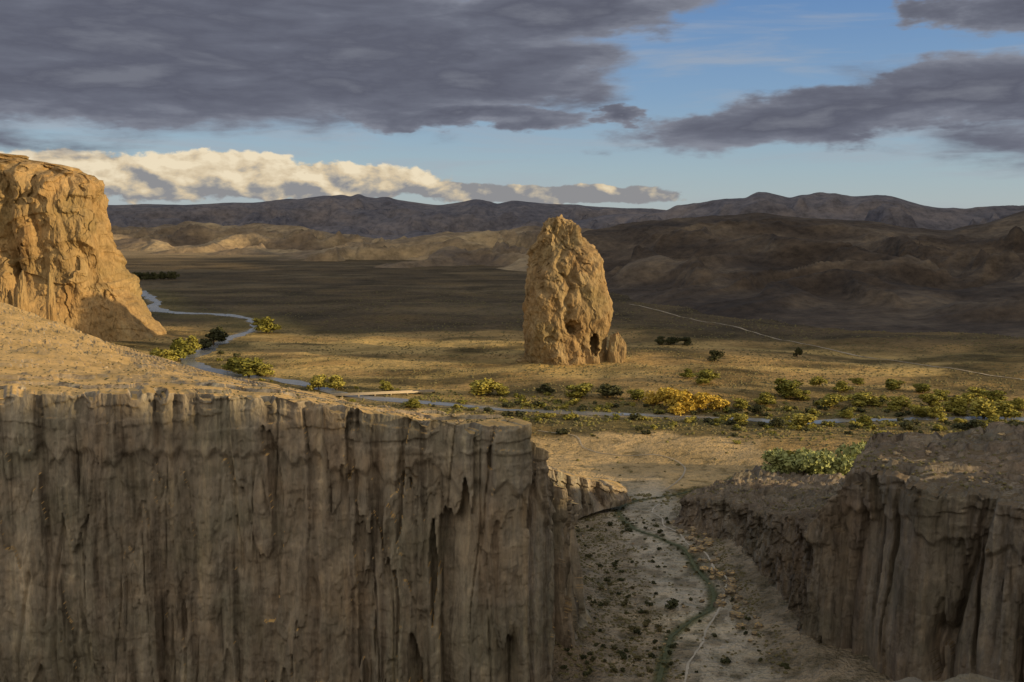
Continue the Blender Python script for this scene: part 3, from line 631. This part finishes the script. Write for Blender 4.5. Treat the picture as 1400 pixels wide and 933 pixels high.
v2=nd(nt,'ShaderNodeVectorMath',operation='MULTIPLY'); nt.links.new(v1.outputs[0],v2.inputs[0]); v2.inputs[1].default_value=(.26,.06,0)
v3=nd(nt,'ShaderNodeVectorMath',operation='ADD'); nt.links.new(v2.outputs[0],v3.inputs[0]); nt.links.new(uv,v3.inputs[1]); uvw=v3.outputs[0]
def field(ells,u_):
    f=None
    for (px,py,rx,ry,rot) in ells:
        a,e=AE(px,py); mp=nd(nt,'ShaderNodeMapping',vector_type='TEXTURE'); mp.inputs['Location'].default_value=(a,e,0); mp.inputs['Rotation'].default_value=(0,0,math.radians(rot)); mp.inputs['Scale'].default_value=(rx/FP,ry/FP,1)
        nt.links.new(u_,mp.inputs[0]); ln=nd(nt,'ShaderNodeVectorMath',operation='LENGTH'); nt.links.new(mp.outputs[0],ln.inputs[0])
        v=M2(nt,'SUBTRACT',1.,ln.outputs['Value']); f=v if f is None else M2(nt,'MAXIMUM',f,v)
    return M2(nt,'MAXIMUM',f,-1.)
def cl(v): return tuple(c/SK for c in v)
def mr(x,a,b,typ='SMOOTHSTEP'):
    n=nd(nt,'ShaderNodeMapRange',interpolation_type=typ); nt.links.new(x,n.inputs[0]); n.inputs[1].default_value=a; n.inputs[2].default_value=b; return n.outputs[0]
eln=M2(nt,'MULTIPLY',el,2/math.pi)
grad=ramp(nt,eln,[(0.,cl((.42,.49,.52))),(.03,cl((.34,.46,.55))),(.075,cl((.22,.36,.56))),(.13,cl((.13,.26,.52))),(.3,cl((.27,.34,.44))),(1.,cl((.33,.38,.46)))])
base=mix(nt,.82,sky.outputs[0],grad)
veil=noise(nt,uv,(4,38,1),1.,5,.6,.5)
base=mix(nt,M2(nt,'MULTIPLY',mr(veil,.45,.70),.6),base,cl((.37,.40,.45)))
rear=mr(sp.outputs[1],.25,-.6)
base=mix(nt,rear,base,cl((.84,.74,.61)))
fd_=field([(230,25,600,152,0),(560,88,330,84,0),(760,15,230,50,4),(120,112,330,60,0),(1130,160,330,40,5),(1320,125,240,50,9),(1400,10,110,34,0),(850,155,70,16,0),(640,160,190,22,0),(-1000,50,700,120,0),(2300,60,700,170,0)],uvw)
nA=noise(nt,uv,(5,24,1),1.,6,.5,.5); nB=noise(nt,uv,(11,52,1),1.,6,.6,.3)
dens=M2(nt,'ADD',fd_,M2(nt,'MULTIPLY',M2(nt,'SUBTRACT',nA,.5),.75)); dens=M2(nt,'ADD',dens,M2(nt,'MULTIPLY',M2(nt,'SUBTRACT',nB,.5),.42))
aD=mr(dens,-.05,.28)
thick=M2(nt,'ADD',M2(nt,'MULTIPLY',dens,.34),M2(nt,'MULTIPLY',nB,.34)); thick=M2(nt,'ADD',thick,M2(nt,'MULTIPLY',nA,.40))
cD=ramp(nt,thick,[(.15,cl((.32,.35,.40))),(.38,cl((.22,.235,.285))),(.52,cl((.142,.152,.195))),(.64,cl((.11,.117,.155))),(.78,cl((.17,.18,.22)))])
fc=field([(200,244,240,30,0),(420,248,200,28,0),(90,228,130,22,0),(300,230,140,25,0),(510,246,80,22,0),(-20,236,200,24,0),(60,250,160,20,0),(760,266,200,14,0),(620,260,90,12,0)],uv)
nC=noise(nt,uv,(26,46,1),1.,6,.52,.15); nD=noise(nt,uv,(70,100,1),1.,4,.6,.1)
dc=M2(nt,'ADD',fc,M2(nt,'MULTIPLY',M2(nt,'SUBTRACT',nC,.5),1.2)); dc=M2(nt,'ADD',dc,M2(nt,'MULTIPLY',M2(nt,'SUBTRACT',nD,.5),.45))
aC=mr(dc,0.,.16)
hh=mr(el,AE(300,276)[1],AE(300,212)[1],'LINEAR')
mpo=nd(nt,'ShaderNodeVectorMath',operation='ADD'); nt.links.new(uv,mpo.inputs[0]); mpo.inputs[1].default_value=(.008,.006,0)
nC2=noise(nt,mpo.outputs[0],(26,46,1),1.,6,.52,.15)
rel=M2(nt,'MULTIPLY',M2(nt,'SUBTRACT',nC,nC2),2.8)
lf=M2(nt,'ADD',M2(nt,'MULTIPLY',hh,.9),rel)
azr=mr(az,AE(570,260)[0],AE(680,260)[0],'LINEAR')
lf=M2(nt,'SUBTRACT',lf,M2(nt,'MULTIPLY',azr,.25))
cC=ramp(nt,lf,[(.05,cl((.27,.27,.28))),(.26,cl((.43,.39,.33))),(.5,cl((.66,.54,.37))),(.85,cl((.84,.72,.52)))])
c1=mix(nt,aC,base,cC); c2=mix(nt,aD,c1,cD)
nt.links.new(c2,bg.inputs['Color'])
# ---------------------------------------------------------------- sun, camera
sl=bpy.data.lights.new('Sun','SUN'); sl.energy=5.; sl.angle=math.radians(.5); sl.color=(1,.74,.39)
so=bpy.data.objects.new('Sun',sl); COL.objects.link(so); so.rotation_euler=Vector((SX*math.cos(EL),SY*math.cos(EL),math.sin(EL))).to_track_quat('Z','Y').to_euler()
cam=bpy.data.cameras.new('Camera'); cam.lens=35; cam.sensor_width=36; cam.clip_start=.1; cam.clip_end=80000
co=bpy.data.objects.new('Camera',cam); COL.objects.link(co); co.location=(0,0,CZ); co.rotation_euler=(math.pi/2-TH,0,0); S.camera=co
S.view_settings.view_transform='Standard'; S.view_settings.look='None'; S.view_settings.exposure=0
